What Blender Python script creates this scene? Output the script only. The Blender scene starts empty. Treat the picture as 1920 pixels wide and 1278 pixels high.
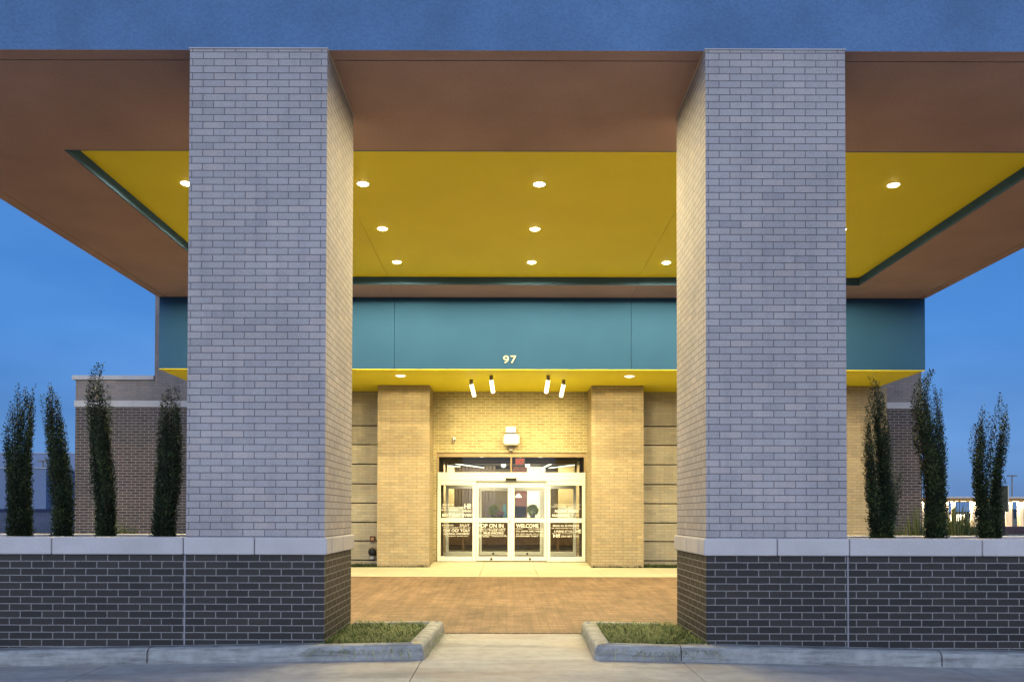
import bpy, bmesh, math, random
from mathutils import Vector, Matrix, noise as mnoise
R = math.radians
sc = bpy.context.scene
col = sc.collection
EYE = 1.32
F = 1520.0

def PX(px, Y): return (px - 950.0) * Y / F
def PZ(py, Y): return EYE + (965.0 - py) * Y / F

# ------------------------------------------------------------------ materials
def new_mat(name):
    m = bpy.data.materials.new(name); m.use_nodes = True
    nt = m.node_tree; nt.nodes.clear()
    out = nt.nodes.new('ShaderNodeOutputMaterial')
    b = nt.nodes.new('ShaderNodeBsdfPrincipled')
    nt.links.new(b.outputs[0], out.inputs[0])
    return m, nt, b
def N(nt, t, **kw):
    n = nt.nodes.new('ShaderNode' + t)
    for k, v in kw.items(): setattr(n, k, v)
    return n
def mixc(nt, a, b, fac, mode='MIX'):
    n = N(nt, 'Mix', data_type='RGBA', blend_type=mode)
    for sock, v in ((n.inputs[0], fac), (n.inputs[6], a), (n.inputs[7], b)):
        if hasattr(v, 'is_linked') or hasattr(v, 'links'): nt.links.new(v, sock)
        elif isinstance(v, (int, float)): sock.default_value = v
        else: sock.default_value = (*v, 1)
    return n.outputs[2]
def ramp(nt, src, pts):
    r = N(nt, 'ValToRGB'); e = r.color_ramp.elements
    e[0].position, e[0].color = pts[0][0], (*pts[0][1], 1)
    e[1].position, e[1].color = pts[-1][0], (*pts[-1][1], 1)
    for p, c in pts[1:-1]:
        x = e.new(p); x.color = (*c, 1)
    nt.links.new(src, r.inputs[0]); return r.outputs[0]
def noise(nt, vec, scale, detail=4, rough=.55):
    n = N(nt, 'TexNoise'); n.inputs['Scale'].default_value = scale
    n.inputs['Detail'].default_value = detail; n.inputs['Roughness'].default_value = rough
    if vec is not None: nt.links.new(vec, n.inputs['Vector'])
    return n.outputs[0]
def bump(nt, h, b, strength=.4, dist=.01, prev=None):
    n = N(nt, 'Bump'); n.inputs['Strength'].default_value = strength; n.inputs['Distance'].default_value = dist
    nt.links.new(h, n.inputs['Height'])
    if prev is not None: nt.links.new(prev, n.inputs['Normal'])
    nt.links.new(n.outputs[0], b.inputs['Normal']); return n.outputs[0]
def mapped(nt, src, scale):
    m = N(nt, 'Mapping'); m.inputs['Scale'].default_value = scale
    nt.links.new(src, m.inputs[0]); return m.outputs[0]

def brick_mat(name, c1, c2, mortar, bw=.2032, bh=.0663, ms=.0045, rough=.8, offset=(0, 0), var=.35, dist=.006, stain=.25, dark=None):
    m, nt, b = new_mat(name)
    tc = N(nt, 'TexCoord')
    mp = N(nt, 'Mapping'); mp.inputs['Location'].default_value = (*offset, 0)
    nt.links.new(tc.outputs['UV'], mp.inputs[0])
    wob = N(nt, 'TexNoise'); wob.inputs['Scale'].default_value = 9; nt.links.new(mp.outputs[0], wob.inputs['Vector'])
    vm = N(nt, 'VectorMath', operation='MULTIPLY_ADD')
    nt.links.new(wob.outputs['Color'], vm.inputs[0]); vm.inputs[1].default_value = (.006, .003, 0); nt.links.new(mp.outputs[0], vm.inputs[2])
    br = N(nt, 'TexBrick'); br.offset = .5; br.squash = 1
    br.inputs['Scale'].default_value = 1; br.inputs['Brick Width'].default_value = bw
    br.inputs['Row Height'].default_value = bh; br.inputs['Mortar Size'].default_value = ms
    br.inputs['Mortar Smooth'].default_value = .15; br.inputs['Bias'].default_value = 0
    br.inputs['Color1'].default_value = (*c1, 1); br.inputs['Color2'].default_value = (*c2, 1)
    br.inputs['Mortar'].default_value = (*mortar, 1)
    nt.links.new(vm.outputs[0], br.inputs['Vector'])
    sx = N(nt, 'SeparateXYZ'); nt.links.new(vm.outputs[0], sx.inputs[0])
    def mth(op, a, b_=None):
        q = N(nt, 'Math', operation=op)
        for i_, v_ in enumerate((a, b_)):
            if v_ is None: continue
            if isinstance(v_, (int, float)): q.inputs[i_].default_value = v_
            else: nt.links.new(v_, q.inputs[i_])
        return q.outputs[0]
    row = mth('FLOOR', mth('DIVIDE', sx.outputs[1], bh))
    par = mth('SUBTRACT', 1, mth('FLOORED_MODULO', row, 2))
    cell = mth('FLOOR', mth('ADD', mth('DIVIDE', sx.outputs[0], bw), mth('MULTIPLY', par, .5)))
    cb = N(nt, 'CombineXYZ'); nt.links.new(cell, cb.inputs[0]); nt.links.new(row, cb.inputs[1])
    wn = N(nt, 'TexWhiteNoise', noise_dimensions='3D'); nt.links.new(cb.outputs[0], wn.inputs['Vector'])
    tone = ramp(nt, wn.outputs[0], [(0, (.86, .87, .89)), (.12, (.96, .96, .98)), (.5, (1, 1, 1)), (.82, (1.03, 1.0, .97)), (.93, (1.08, 1.01, .97)), (1, (1.12, 1.09, 1.06))])
    n1 = noise(nt, tc.outputs['UV'], 60, 5)
    n2 = noise(nt, tc.outputs['UV'], .9, 5)
    v = ramp(nt, n1, [(.3, (1 - var,) * 3), (.7, (1 + var * .3,) * 3)])
    s = ramp(nt, n2, [(.3, (1 - stain,) * 3), (.7, (1.0,) * 3)])
    c = mixc(nt, br.outputs[0], v, 1.0, 'MULTIPLY'); c = mixc(nt, c, s, 1.0, 'MULTIPLY')
    toned = mixc(nt, c, tone, 1.0, 'MULTIPLY'); c = mixc(nt, toned, c, br.outputs['Fac'])
    strk = ramp(nt, noise(nt, mapped(nt, tc.outputs['UV'], (5, .5, 1)), 1.5, 6, .6), [(.30, (.88, .89, .91)), (.5, (1, 1, 1)), (.72, (1.05, 1.05, 1.05))])
    c = mixc(nt, c, strk, 1.0, 'MULTIPLY')
    nt.links.new(c, b.inputs['Base Color']); b.inputs['Roughness'].default_value = rough
    inv = N(nt, 'Math', operation='SUBTRACT'); inv.inputs[0].default_value = 1; nt.links.new(br.outputs['Fac'], inv.inputs[1])
    p = bump(nt, inv.outputs[0], b, .55, dist); bump(nt, n1, b, .25, .003, p)
    return m

def plain_mat(name, c, rough=.6, n_scale=3, n_amt=.12, fine=220, bstr=.15, bdist=.002, metallic=0, coord='Object', spec=.25):
    m, nt, b = new_mat(name)
    tc = N(nt, 'TexCoord'); v = tc.outputs[coord]
    a = noise(nt, v, n_scale, 5); f = noise(nt, v, fine, 3)
    k = ramp(nt, a, [(.3, (1 - n_amt,) * 3), (.72, (1 + n_amt * .4,) * 3)])
    k2 = ramp(nt, f, [(.3, (1 - n_amt * .8,) * 3), (.7, (1.0,) * 3)])
    cc = mixc(nt, c, k, 1.0, 'MULTIPLY'); cc = mixc(nt, cc, k2, 1.0, 'MULTIPLY')
    nt.links.new(cc, b.inputs['Base Color'])
    b.inputs['Roughness'].default_value = rough; b.inputs['Metallic'].default_value = metallic; b.inputs['Specular IOR Level'].default_value = spec
    if bstr: bump(nt, f, b, bstr, bdist)
    return m

def emis_mat(name, c, s):
    m = bpy.data.materials.new(name); m.use_nodes = True; nt = m.node_tree; nt.nodes.clear()
    o = N(nt, 'OutputMaterial'); e = N(nt, 'Emission'); e.inputs[0].default_value = (*c, 1); e.inputs[1].default_value = s
    nt.links.new(e.outputs[0], o.inputs[0]); return m

def glass_mat(name, tint=(.9, .92, .9), refl=.1):
    m = bpy.data.materials.new(name); m.use_nodes = True; nt = m.node_tree; nt.nodes.clear()
    o = N(nt, 'OutputMaterial'); t = N(nt, 'BsdfTransparent'); t.inputs[0].default_value = (*tint, 1)
    g = N(nt, 'BsdfGlossy'); g.inputs['Roughness'].default_value = .02
    lw = N(nt, 'LayerWeight'); lw.inputs[0].default_value = .25
    ad = N(nt, 'Math', operation='MULTIPLY_ADD'); nt.links.new(lw.outputs[0], ad.inputs[0]); ad.inputs[1].default_value = .5; ad.inputs[2].default_value = 0
    mx = N(nt, 'MixShader'); nt.links.new(ad.outputs[0], mx.inputs[0])
    nt.links.new(t.outputs[0], mx.inputs[1]); nt.links.new(g.outputs[0], mx.inputs[2]); nt.links.new(mx.outputs[0], o.inputs[0])
    return m

def concrete_mat(name, c, streak=(.6, 3, 1), amt=.35, rough=.75, warm=None):
    m, nt, b = new_mat(name)
    tc = N(nt, 'TexCoord'); v = tc.outputs['UV']
    a = noise(nt, mapped(nt, v, streak), 1.6, 7, .62)
    c1 = noise(nt, v, 7, 6, .65); f = noise(nt, v, 160, 3)
    k = ramp(nt, a, [(.28, (1 - amt,) * 3), (.5, (.92,) * 3), (.75, (1.12,) * 3)])
    k1 = ramp(nt, c1, [(.3, (1 - amt * .5,) * 3), (.65, (1.05,) * 3)])
    k2 = ramp(nt, f, [(.25, (.82,) * 3), (.6, (1.0,) * 3)])
    cc = mixc(nt, c, k, 1.0, 'MULTIPLY'); cc = mixc(nt, cc, k1, 1.0, 'MULTIPLY'); cc = mixc(nt, cc, k2, 1.0, 'MULTIPLY')
    if warm is not None:
        w = ramp(nt, noise(nt, v, .7, 5), [(.45, (0,) * 3), (.65, (1,) * 3)])
        cc = mixc(nt, cc, warm, mixc(nt, (0, 0, 0), w, .45))
    nt.links.new(cc, b.inputs['Base Color']); b.inputs['Roughness'].default_value = rough
    p = bump(nt, c1, b, .25, .01); bump(nt, f, b, .3, .002, p)
    return m

M = {}
M['light_brick'] = brick_mat('light_brick', (.475, .45, .45), (.43, .41, .415), (.17, .16, .17), ms=.0044, offset=(.03, .012), stain=.2, var=.2)
M['tan_brick'] = brick_mat('tan_brick', (.43, .355, .225), (.37, .30, .185), (.25, .195, .125), ms=.0042, stain=.15, var=.2)
M['panel_brick'] = brick_mat('panel_brick', (.50, .46, .35), (.45, .41, .31), (.36, .32, .23), ms=.0035, stain=.2, var=.2)
M['pale_mortar_brick'] = brick_mat('pale_mortar_brick', (.40, .34, .19), (.32, .265, .14), (.62, .56, .36), ms=.0055, stain=.12, var=.2)
M['dark_brick'] = brick_mat('dark_brick', (.015, .0135, .013), (.036, .031, .028), (.27, .26, .255), ms=.0050, rough=.65, offset=(.075, -.02), var=.5, stain=.15)
M['wing_brick'] = brick_mat('wing_brick', (.05, .036, .032), (.095, .066, .056), (.36, .31, .27), ms=.006, rough=.6, var=.4)
M['grey_brick'] = brick_mat('grey_brick', (.34, .30, .285), (.30, .265, .25), (.22, .2, .19), ms=.004)
M['limestone'] = plain_mat('limestone', (.55, .53, .53), .7, 2.2, .14, 90, .2)
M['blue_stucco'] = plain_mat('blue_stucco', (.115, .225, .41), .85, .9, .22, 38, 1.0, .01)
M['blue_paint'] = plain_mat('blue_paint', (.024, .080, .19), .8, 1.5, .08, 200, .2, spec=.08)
M['trim_paint'] = plain_mat('trim_paint', (.055, .12, .24), .8, 1.5, .1, 200, .2, spec=.08)
M['brown_stucco'] = plain_mat('brown_stucco', (.44, .31, .30), .85, .9, .16, 38, .8, .008)
M['yellow_paint'] = plain_mat('yellow_paint', (.86, .75, .035), .6, .8, .05, 160, .1)
M['dark_gap'] = plain_mat('dark_gap', (.05, .035, .03), .9)
M['sealant'] = plain_mat('sealant', (.30, .29, .33), .7)
M['apron'] = concrete_mat('apron', (.40, .40, .39), (.5, 1.8, 1), .45, warm=(.42, .33, .24))
M['kerb'] = concrete_mat('kerb', (.38, .39, .38), (1.0, 10, 1), .7)
M['walk'] = concrete_mat('walk', (.50, .50, .37), (.8, 1.5, 1), .12)
M['soil'] = plain_mat('soil', (.09, .06, .045), 1, 8, .4, 60, .9, .02)
M['cap_metal'] = plain_mat('cap_metal', (.5, .5, .52), .45, 3, .1)
M['alum'] = plain_mat('alum', (.80, .79, .70), .35, 2, .05, 100, .03)
M['bronze'] = plain_mat('bronze', (.32, .24, .14), .45, 3, .12)
M['white'] = plain_mat('white', (.8, .8, .78), .35, 3, .04, 100, .02)
M['grey_metal'] = plain_mat('grey_metal', (.22, .2, .17), .4, 3, .1)
M['black'] = plain_mat('black', (.02, .02, .02), .4)
M['glass'] = glass_mat('glass')
M['gold'] = plain_mat('gold', (.85, .74, .45), .35, 3, .05)
M['lens'] = emis_mat('lens', (1, .80, .42), 22)
M['lens_soft'] = emis_mat('lens_soft', (1, .84, .50), 4.0)
M['overexposed_white'] = emis_mat('overexposed_white', (1, .86, .55), 4.5)
M['vinyl'] = plain_mat('vinyl', (.92, .9, .82), .6, 3, 0.0, 100, 0)
M['wood'] = plain_mat('wood', (.23, .14, .075), .5, 6, .35, 50, .1)
M['lobby_wall'] = plain_mat('lobby_wall', (.50, .39, .22), .7)
M['lobby_dark'] = plain_mat('lobby_dark', (.10, .075, .06), .7)
M['lobby_red'] = brick_mat('lobby_red', (.16, .05, .045), (.22, .075, .06), (.2, .15, .13))
M['lobby_ceiling'] = plain_mat('lobby_ceiling', (.12, .11, .10), .8)
M['lobby_floor'] = plain_mat('lobby_floor', (.33, .29, .22), .25, 2, .2)
M['leaf_green'] = plain_mat('leaf_green', (.55, .62, .06), .6, 30, .5)
M['red_glow'] = emis_mat('red_glow', (1, .10, .05), 1.3)
M['sign_face'] = emis_mat('sign_face', (.62, .40, .22), .5)

# paver ground
def paver_mat():
    m, nt, b = new_mat('clay_pavers')
    tc = N(nt, 'TexCoord'); v = tc.outputs['UV']
    br = N(nt, 'TexBrick'); br.offset = .5
    br.inputs['Scale'].default_value = 1; br.inputs['Brick Width'].default_value = .2; br.inputs['Row Height'].default_value = .1
    br.inputs['Mortar Size'].default_value = .004; br.inputs['Bias'].default_value = 0
    br.inputs['Color1'].default_value = (.26, .172, .105, 1); br.inputs['Color2'].default_value = (.175, .11, .066, 1); br.inputs['Mortar'].default_value = (.09, .06, .04, 1)
    nt.links.new(v, br.inputs['Vector'])
    n1 = noise(nt, v, .8, 5); n2 = noise(nt, mapped(nt, v, (4.5, .6, 1)), 1.3, 5, .7); n3 = noise(nt, v, 45, 3)
    c = mixc(nt, br.outputs[0], ramp(nt, n1, [(.3, (.72,) * 3), (.7, (1.12,) * 3)]), 1.0, 'MULTIPLY')
    c = mixc(nt, c, ramp(nt, n2, [(.38, (.72,) * 3), (.6, (1.06,) * 3)]), 1.0, 'MULTIPLY')
    c = mixc(nt, c, ramp(nt, n3, [(.3, (.8,) * 3), (.6, (1.05,) * 3)]), 1.0, 'MULTIPLY')
    nt.links.new(c, b.inputs['Base Color']); b.inputs['Roughness'].default_value = .7
    inv = N(nt, 'Math', operation='SUBTRACT'); inv.inputs[0].default_value = 1; nt.links.new(br.outputs['Fac'], inv.inputs[1])
    bump(nt, inv.outputs[0], b, .5, .004)
    return m
M['paver'] = paver_mat()

def leaf_mat(name, lo, mid, hi, rough=.45):
    m, nt, b = new_mat(name)
    at = N(nt, 'Attribute'); at.attribute_name = 'shade'
    c = ramp(nt, at.outputs['Fac'], [(0, lo), (.55, mid), (1, hi)])
    nt.links.new(c, b.inputs['Base Color']); b.inputs['Roughness'].default_value = rough
    return m
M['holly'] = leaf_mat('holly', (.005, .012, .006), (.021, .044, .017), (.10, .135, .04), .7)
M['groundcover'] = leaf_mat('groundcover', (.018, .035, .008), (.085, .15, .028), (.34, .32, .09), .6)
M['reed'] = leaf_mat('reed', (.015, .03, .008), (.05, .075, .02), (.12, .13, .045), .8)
M['bark'] = plain_mat('bark', (.07, .055, .04), .9, 20, .4)

# ------------------------------------------------------------------ mesh helpers
def box(bm, x0, x1, y0, y1, z0, z1, bev=0, seg=2):
    t = bmesh.new()
    bmesh.ops.create_cube(t, size=1)
    for v in t.verts:
        v.co = Vector((x0 + (v.co.x + .5) * (x1 - x0), y0 + (v.co.y + .5) * (y1 - y0), z0 + (v.co.z + .5) * (z1 - z0)))
    if bev: bmesh.ops.bevel(t, geom=t.edges[:], offset=bev, segments=seg, affect='EDGES', profile=.5)
    merge(bm, t); return bm
def merge(bm, t, mat=None):
    if mat is not None: t.transform(mat)
    vs = [bm.verts.new(v.co) for v in t.verts]; t.verts.index_update()
    for f in t.faces:
        try:
            nf = bm.faces.new([vs[v.index] for v in f.verts]); nf.smooth = f.smooth
        except ValueError: pass
    t.free()
def B(*boxes, bev=0):
    bm = bmesh.new()
    for b in boxes: box(bm, *b, bev=bev)
    return bm
def cyl(bm, p, r0, r1, h, axis=(0, 0, 1), seg=24, caps=True, smooth=True):
    t = bmesh.new()
    bmesh.ops.create_cone(t, cap_ends=caps, segments=seg, radius1=r0, radius2=r1, depth=h)
    for f in t.faces: f.smooth = smooth and len(f.verts) == 4
    q = Vector((0, 0, 1)).rotation_difference(Vector(axis).normalized()).to_matrix().to_4x4()
    merge(bm, t, Matrix.Translation(Vector(p)) @ q @ Matrix.Translation((0, 0, h / 2)))
    return bm
def lathe(bm, prof, p, axis=(0, 0, 1), seg=28):
    q = Vector((0, 0, 1)).rotation_difference(Vector(axis).normalized()).to_matrix()
    rings = []
    for r, z in prof:
        rings.append([bm.verts.new(Vector(p) + q @ Vector((r * math.cos(a), r * math.sin(a), z))) for a in [2 * math.pi * i / seg for i in range(seg)]])
    for a, b_ in zip(rings, rings[1:]):
        for i in range(seg):
            f = bm.faces.new((a[i], a[(i + 1) % seg], b_[(i + 1) % seg], b_[i])); f.smooth = True
    return bm
def quad(bm, pts):
    return bm.faces.new([bm.verts.new(p) for p in pts])
def uvs(bm):
    uv = bm.loops.layers.uv.verify()
    bm.normal_update()
    for f in bm.faces:
        n = f.normal; ax = max(range(3), key=lambda i: abs(n[i]))
        for l in f.loops:
            c = l.vert.co
            l[uv].uv = (c.y, c.z) if ax == 0 else (c.x, c.z) if ax == 1 else (c.x, c.y)
base_of = {}
def wloc(o):
    return base_of.get(o, Vector((0, 0, 0)))
def obj(name, bm, mat, parent=None, label=None, origin=None):
    uvs(bm)
    L = wloc(parent) if parent else Vector(origin or (0, 0, 0))
    bmesh.ops.translate(bm, verts=bm.verts, vec=-L)
    me = bpy.data.meshes.new(name); bm.to_mesh(me); bm.free()
    me.materials.append(mat)
    o = bpy.data.objects.new(name, me); col.objects.link(o)
    if parent: o.parent = parent
    else: o.location = L
    base_of[o] = L
    if label: o['label'] = label
    return o
def each(name, boxes, mat, parent):
    for b in boxes: obj(name, B(b), mat, parent)
def tag(o, label=None, cat=None, group=None, kind=None):
    if label: o['label'] = label
    if cat: o['category'] = cat
    if group: o['group'] = group
    if kind: o['kind'] = kind
    return o
def thing(name, label, cat, loc, group=None):
    o = bpy.data.objects.new(name, None); col.objects.link(o); o.location = loc
    o.empty_display_size = .2
    base_of[o] = Vector(loc)
    return tag(o, label, cat, group)
def struct(name, bm, mat):
    return tag(obj(name, bm, mat), kind='structure')
def dup(root, loc, label=None):
    r = root.copy(); col.objects.link(r); r.location = loc
    if label: r['label'] = label
    for ch in list(root.children):
        c = ch.copy(); col.objects.link(c); c.parent = r
        for g in list(ch.children):
            d = g.copy(); col.objects.link(d); d.parent = c
    return r
def lamp(kind, name, loc, power, color, parent=None, target=None, size=1.2, blend=.6, radius=.06, shape=None):
    l = bpy.data.lights.new(name, kind); l.energy = power; l.color = color
    if kind == 'SPOT': l.spot_size = size; l.spot_blend = blend; l.shadow_soft_size = radius
    elif kind == 'POINT': l.shadow_soft_size = radius
    elif kind == 'AREA':
        l.shape = 'RECTANGLE'; l.size, l.size_y = shape
    o = bpy.data.objects.new(name, l); col.objects.link(o)
    L = wloc(parent) if parent else Vector((0, 0, 0))
    o.location = Vector(loc) - L
    if target is not None:
        o.rotation_euler = (Vector(target) - Vector(loc)).to_track_quat('-Z', 'Y').to_euler()
    if parent: o.parent = parent
    return o
def text_bm(s, size, loc, depth=.0, align='LEFT', bold=0.0, xs=1.0, rot=True):
    c = bpy.data.curves.new('txt', 'FONT'); c.body = s; c.size = size; c.align_x = align
    c.extrude = depth; c.offset = bold; c.resolution_u = 3
    o = bpy.data.objects.new('txt', c); col.objects.link(o)
    dg = bpy.context.evaluated_depsgraph_get(); dg.update()
    me = bpy.data.meshes.new_from_object(o.evaluated_get(dg))
    bm = bmesh.new(); bm.from_mesh(me)
    bpy.data.objects.remove(o); bpy.data.meshes.remove(me); bpy.data.curves.remove(c)
    mat = Matrix.Translation(loc) @ Matrix.Rotation(math.pi / 2, 4, 'X') @ Matrix.Diagonal((xs, 1, 1, 1))
    bm.transform(mat); return bm
def fit_text(bm, s, x0, x1, zb, zt, y, bold=.0, depth=0.0):
    """letters stretched to fill a box: caps from zb to zt, x0 to x1"""
    t = text_bm(s, 1.0, (0, 0, 0), depth, bold=bold)
    xs = [v.co.x for v in t.verts]; zs = [v.co.z for v in t.verts]
    sx = (x1 - x0) / (max(xs) - min(xs)); sz = (zt - zb) / (max(zs) - min(zs))
    mx, mz = min(xs), min(zs)
    for v in t.verts: v.co = Vector((x0 + (v.co.x - mx) * sx, y + v.co.y, zb + (v.co.z - mz) * sz))
    merge(bm, t)

# ------------------------------------------------------------------ key planes
YF = 7.60            # pillar face
YP = 8.90            # pillar back
YS0, YS1 = 7.64, 16.39   # canopy
YR0, YR1 = 9.78, 15.47   # ceiling recess
XL, XR = -7.10, 8.50
XRL, XRR = -5.36, 6.74
ZS = EYE + 4.41      # soffit
ZY = ZS + .145       # recessed ceiling
ZO = EYE + 2.94      # entrance soffit
YW = 19.30           # building wall plane
YB = 18.35           # pilaster face
WZ = .137            # walk level

# ------------------------------------------------------------------ ground
def dip(x): return -.019 * max(0, abs(x) - 1.0)
def grid_sheet(xs, ys, zf):
    bm = bmesh.new()
    vs = [[bm.verts.new((x, y, zf(x, y))) for x in xs] for y in ys]
    for j in range(len(ys) - 1):
        for i in range(len(xs) - 1):
            bm.faces.new((vs[j][i], vs[j][i + 1], vs[j + 1][i + 1], vs[j + 1][i]))
    return bm
gm, nt, b = new_mat('dry_ground')
tc = N(nt, 'TexCoord')
c = ramp(nt, noise(nt, tc.outputs['Object'], .06, 6), [(.35, (.20, .15, .09)), (.5, (.34, .25, .15)), (.62, (.16, .17, .07)), (.75, (.30, .21, .14))])
c = mixc(nt, c, ramp(nt, noise(nt, tc.outputs['Object'], 2.5, 6), [(.3, (.7,) * 3), (.7, (1.1,) * 3)]), 1.0, 'MULTIPLY')
nt.links.new(c, b.inputs['Base Color']); b.inputs['Roughness'].default_value = 1
bmg = bmesh.new(); bmesh.ops.create_grid(bmg, x_segments=40, y_segments=40, size=900)
bmesh.ops.translate(bmg, verts=bmg.verts, vec=(0, 300, -.32))
struct('ground', bmg, gm)

# concrete drive, poured in slabs with open joints between them
bm = bmesh.new()
joints = [-14, -10.5, -7.2, -3.93, -.78, 2.02 - .0, 4.9, 7.7, 11, 14]
joints = [-14, -11.2, -8.3, -5.2, -3.62 - .0, -.77, 1.60, 4.05, 7.0, 10.5, 14]
def slab(bm, x0, x1, y0, y1, zf, th=.1, nx=4, ny=6):
    xs = [x0 + (x1 - x0) * i / nx for i in range(nx + 1)]; ys = [y0 + (y1 - y0) * i / ny for i in range(ny + 1)]
    t = grid_sheet(xs, ys, zf)
    ed = [e for e in t.edges if e.is_boundary]
    r = bmesh.ops.extrude_edge_only(t, edges=ed)
    for v in [g for g in r['geom'] if isinstance(g, bmesh.types.BMVert)]: v.co.z -= th
    merge(bm, t)
zapr = lambda x, y: dip(x) - .004 * max(0, 7.2 - y)
for a, c_ in zip(joints, joints[1:]):
    for y0, y1 in ((-4, 1.0), (1.008, 7.395)):
        slab(bm, a + .004, c_ - .004, y0, y1, zapr)
slab(bm, -.76, .835, 7.40, 9.045, lambda x, y: 0.0)
struct('driveway_apron', bm, M['apron'])
joint_bed = bmesh.new(); slab(joint_bed, -14, 14, -4, 9.05, lambda x, y: dip(x) - .10, th=.05, nx=20)
struct('driveway_joint_bed', joint_bed, M['dark_gap'])

# paved court
def zpave(x, y): return max(0.0, (y - 9.05) / (15.58 - 9.05) * WZ)
xs = [-16 + i for i in range(33)]; ys = [9.05 + (15.58 - 9.05) * i / 10 for i in range(11)]
struct('brick_paving', grid_sheet(xs, ys, lambda x, y: zpave(x, y)), M['paver'])
bm = bmesh.new()
x = -.74
while x < .80:
    box(bm, x, x + .094, 9.052, 9.25, -.05, .009, bev=.004, seg=1); x += .1
struct('paving_edge_course', bm, M['paver'])

# sidewalk slabs
bm = bmesh.new()
sj = [-12, -10.2, -8.5, -6.8, -5.2, -4.0, -2.85, -1.72, -.53, .62, 1.90, 3.1, 4.3, 5.6, 7.2, 8.9, 10.6, 12]
for a, c_ in zip(sj, sj[1:]):
    box(bm, a + .004, c_ - .004, 15.58, 18.31, -.05, WZ)
for a, c_ in ((-1.745, -.53), (-.53, .62), (.62, 1.915)):
    slab(bm, a + .004, c_ - .004, 18.312, 19.27, lambda x, y: WZ + (y - 18.31) / .95 * .065, th=.2, nx=1, ny=2)
struct('sidewalk', bm, M['walk'])
struct('planting_strip', B((-12, -1.78, 18.312, 19.35, -.05, WZ - .02), (1.95, 12, 18.312, 19.35, -.05, WZ - .021)), M['soil'])

# kerbs
def kerb(name, side, label):
    # profile swept along a path: front run (outside to corner), return, back run to the pillar
    s = -1 if side == 'l' else 1
    cx = .748 if s < 0 else .800
    fx = .69 if s < 0 else .834
    path = []
    xs_ = [13, 10, 8, 6.5, 5.2, 4.2, 3.4, 2.6, 1.9, 1.4, cx + .05]
    for v in xs_: path.append((s * v, 7.40))
    for k in range(1, 6):                         # rounded corner
        a = k / 6 * math.pi / 2
        path.append((s * (cx + .05 - .05 * math.sin(a)), 7.40 + .05 * (1 - math.cos(a))))
    for k in range(0, 7):
        t = k / 6; path.append((s * (cx + (fx - cx) * t), 7.45 + (9.06 - 7.45) * t))
    for k in range(1, 4):
        a = k / 4 * math.pi / 2
        path.append((s * (fx + .05 * (1 - math.cos(a))), 9.06 + .05 * math.sin(a)))
    path += [(s * (fx + .06), 9.11), (s * 1.0, 9.11), (s * 1.4, 9.11), (s * 1.69, 9.11)]
    prof = [(0, -.25), (0, 0.01), (.012, .105), (.02, .125), (.04, .137), (.08, .14), (.15, .138), (.155, .13), (.155, -.25)]
    bm = bmesh.new(); rings = []
    n = len(path)
    for i, (x, y) in enumerate(path):
        a = Vector(path[max(i - 1, 0)]); b_ = Vector(path[min(i + 1, n - 1)]); d = (b_ - a).normalized()
        nrm = Vector((-d.y, d.x)) * (-s)     # towards the bed
        cxm = Vector((s * 1.6, 8.3))
        if nrm.dot(cxm - Vector((x, y))) < 0 and abs(x) < 1.9: nrm = -nrm
        if abs(x) >= 1.9: nrm = Vector((0, 1))
        if abs(x) >= 1.0 and y > 9: nrm = Vector((0, -1))
        wid = 1.0 if abs(x) < 1.9 or y > 8 else 1.0
        rings.append([bm.verts.new((x + nrm.x * u * wid, y + nrm.y * u * wid, z + dip(x))) for u, z in prof])
    for a, b_ in zip(rings, rings[1:]):
        for i in range(len(prof) - 1):
            f = bm.faces.new((a[i], a[i + 1], b_[i + 1], b_[i])); f.smooth = 1 < i < 6
    bm.faces.new(rings[0]); bm.faces.new(rings[-1])
    bmesh.ops.recalc_face_normals(bm, faces=bm.faces)
    o = thing(name, label, 'kerb', (s * 2, 7.5, 0), 'concrete kerbs edging the planting beds')
    k = obj('kerb_run', bm, M['kerb'], o)
    jb = bmesh.new()
    for jx in ([-3.27, -6.2, -9.4] if s < 0 else [1.592, 3.965, 6.6, 9.5]):
        pts = [(jx, 7.397 + u, z + dip(jx) + .002) for u, z in prof[1:8]]
        pts = [(jx, 7.3965, z + dip(jx)) if i < 2 else p for i, (p, (u, z)) in enumerate(zip(pts, prof[1:8]))]
        for p, q in zip(pts, pts[1:]):
            quad(jb, [(p[0] - .004, p[1], p[2]), (p[0] + .004, p[1], p[2]), (q[0] + .004, q[1], q[2]), (q[0] - .004, q[1], q[2])])
    obj('joint', jb, M['dark_gap'], o)
    return o
kerb('concrete_kerb', 'l', 'grey concrete kerb turning in at the left planting bed')
kerb('concrete_kerb', 'r', 'grey concrete kerb turning in at the right planting bed')
# strip of ground between kerb and wall
for s in (-1, 1):
    xs = [s * v for v in (1.70, 2.6, 4, 6, 8, 10, 13)]
    bmx = grid_sheet(sorted(xs), [7.54, 7.62], lambda x, y: .139 + dip(x))
    struct('kerb_backfill', bmx, M['kerb'])
struct('bed_soil', B((-1.72, -.82, 7.5, 9.0, -.2, .10), (.93, 1.90, 7.5, 9.0, -.2, .10)), M['soil'])

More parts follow.
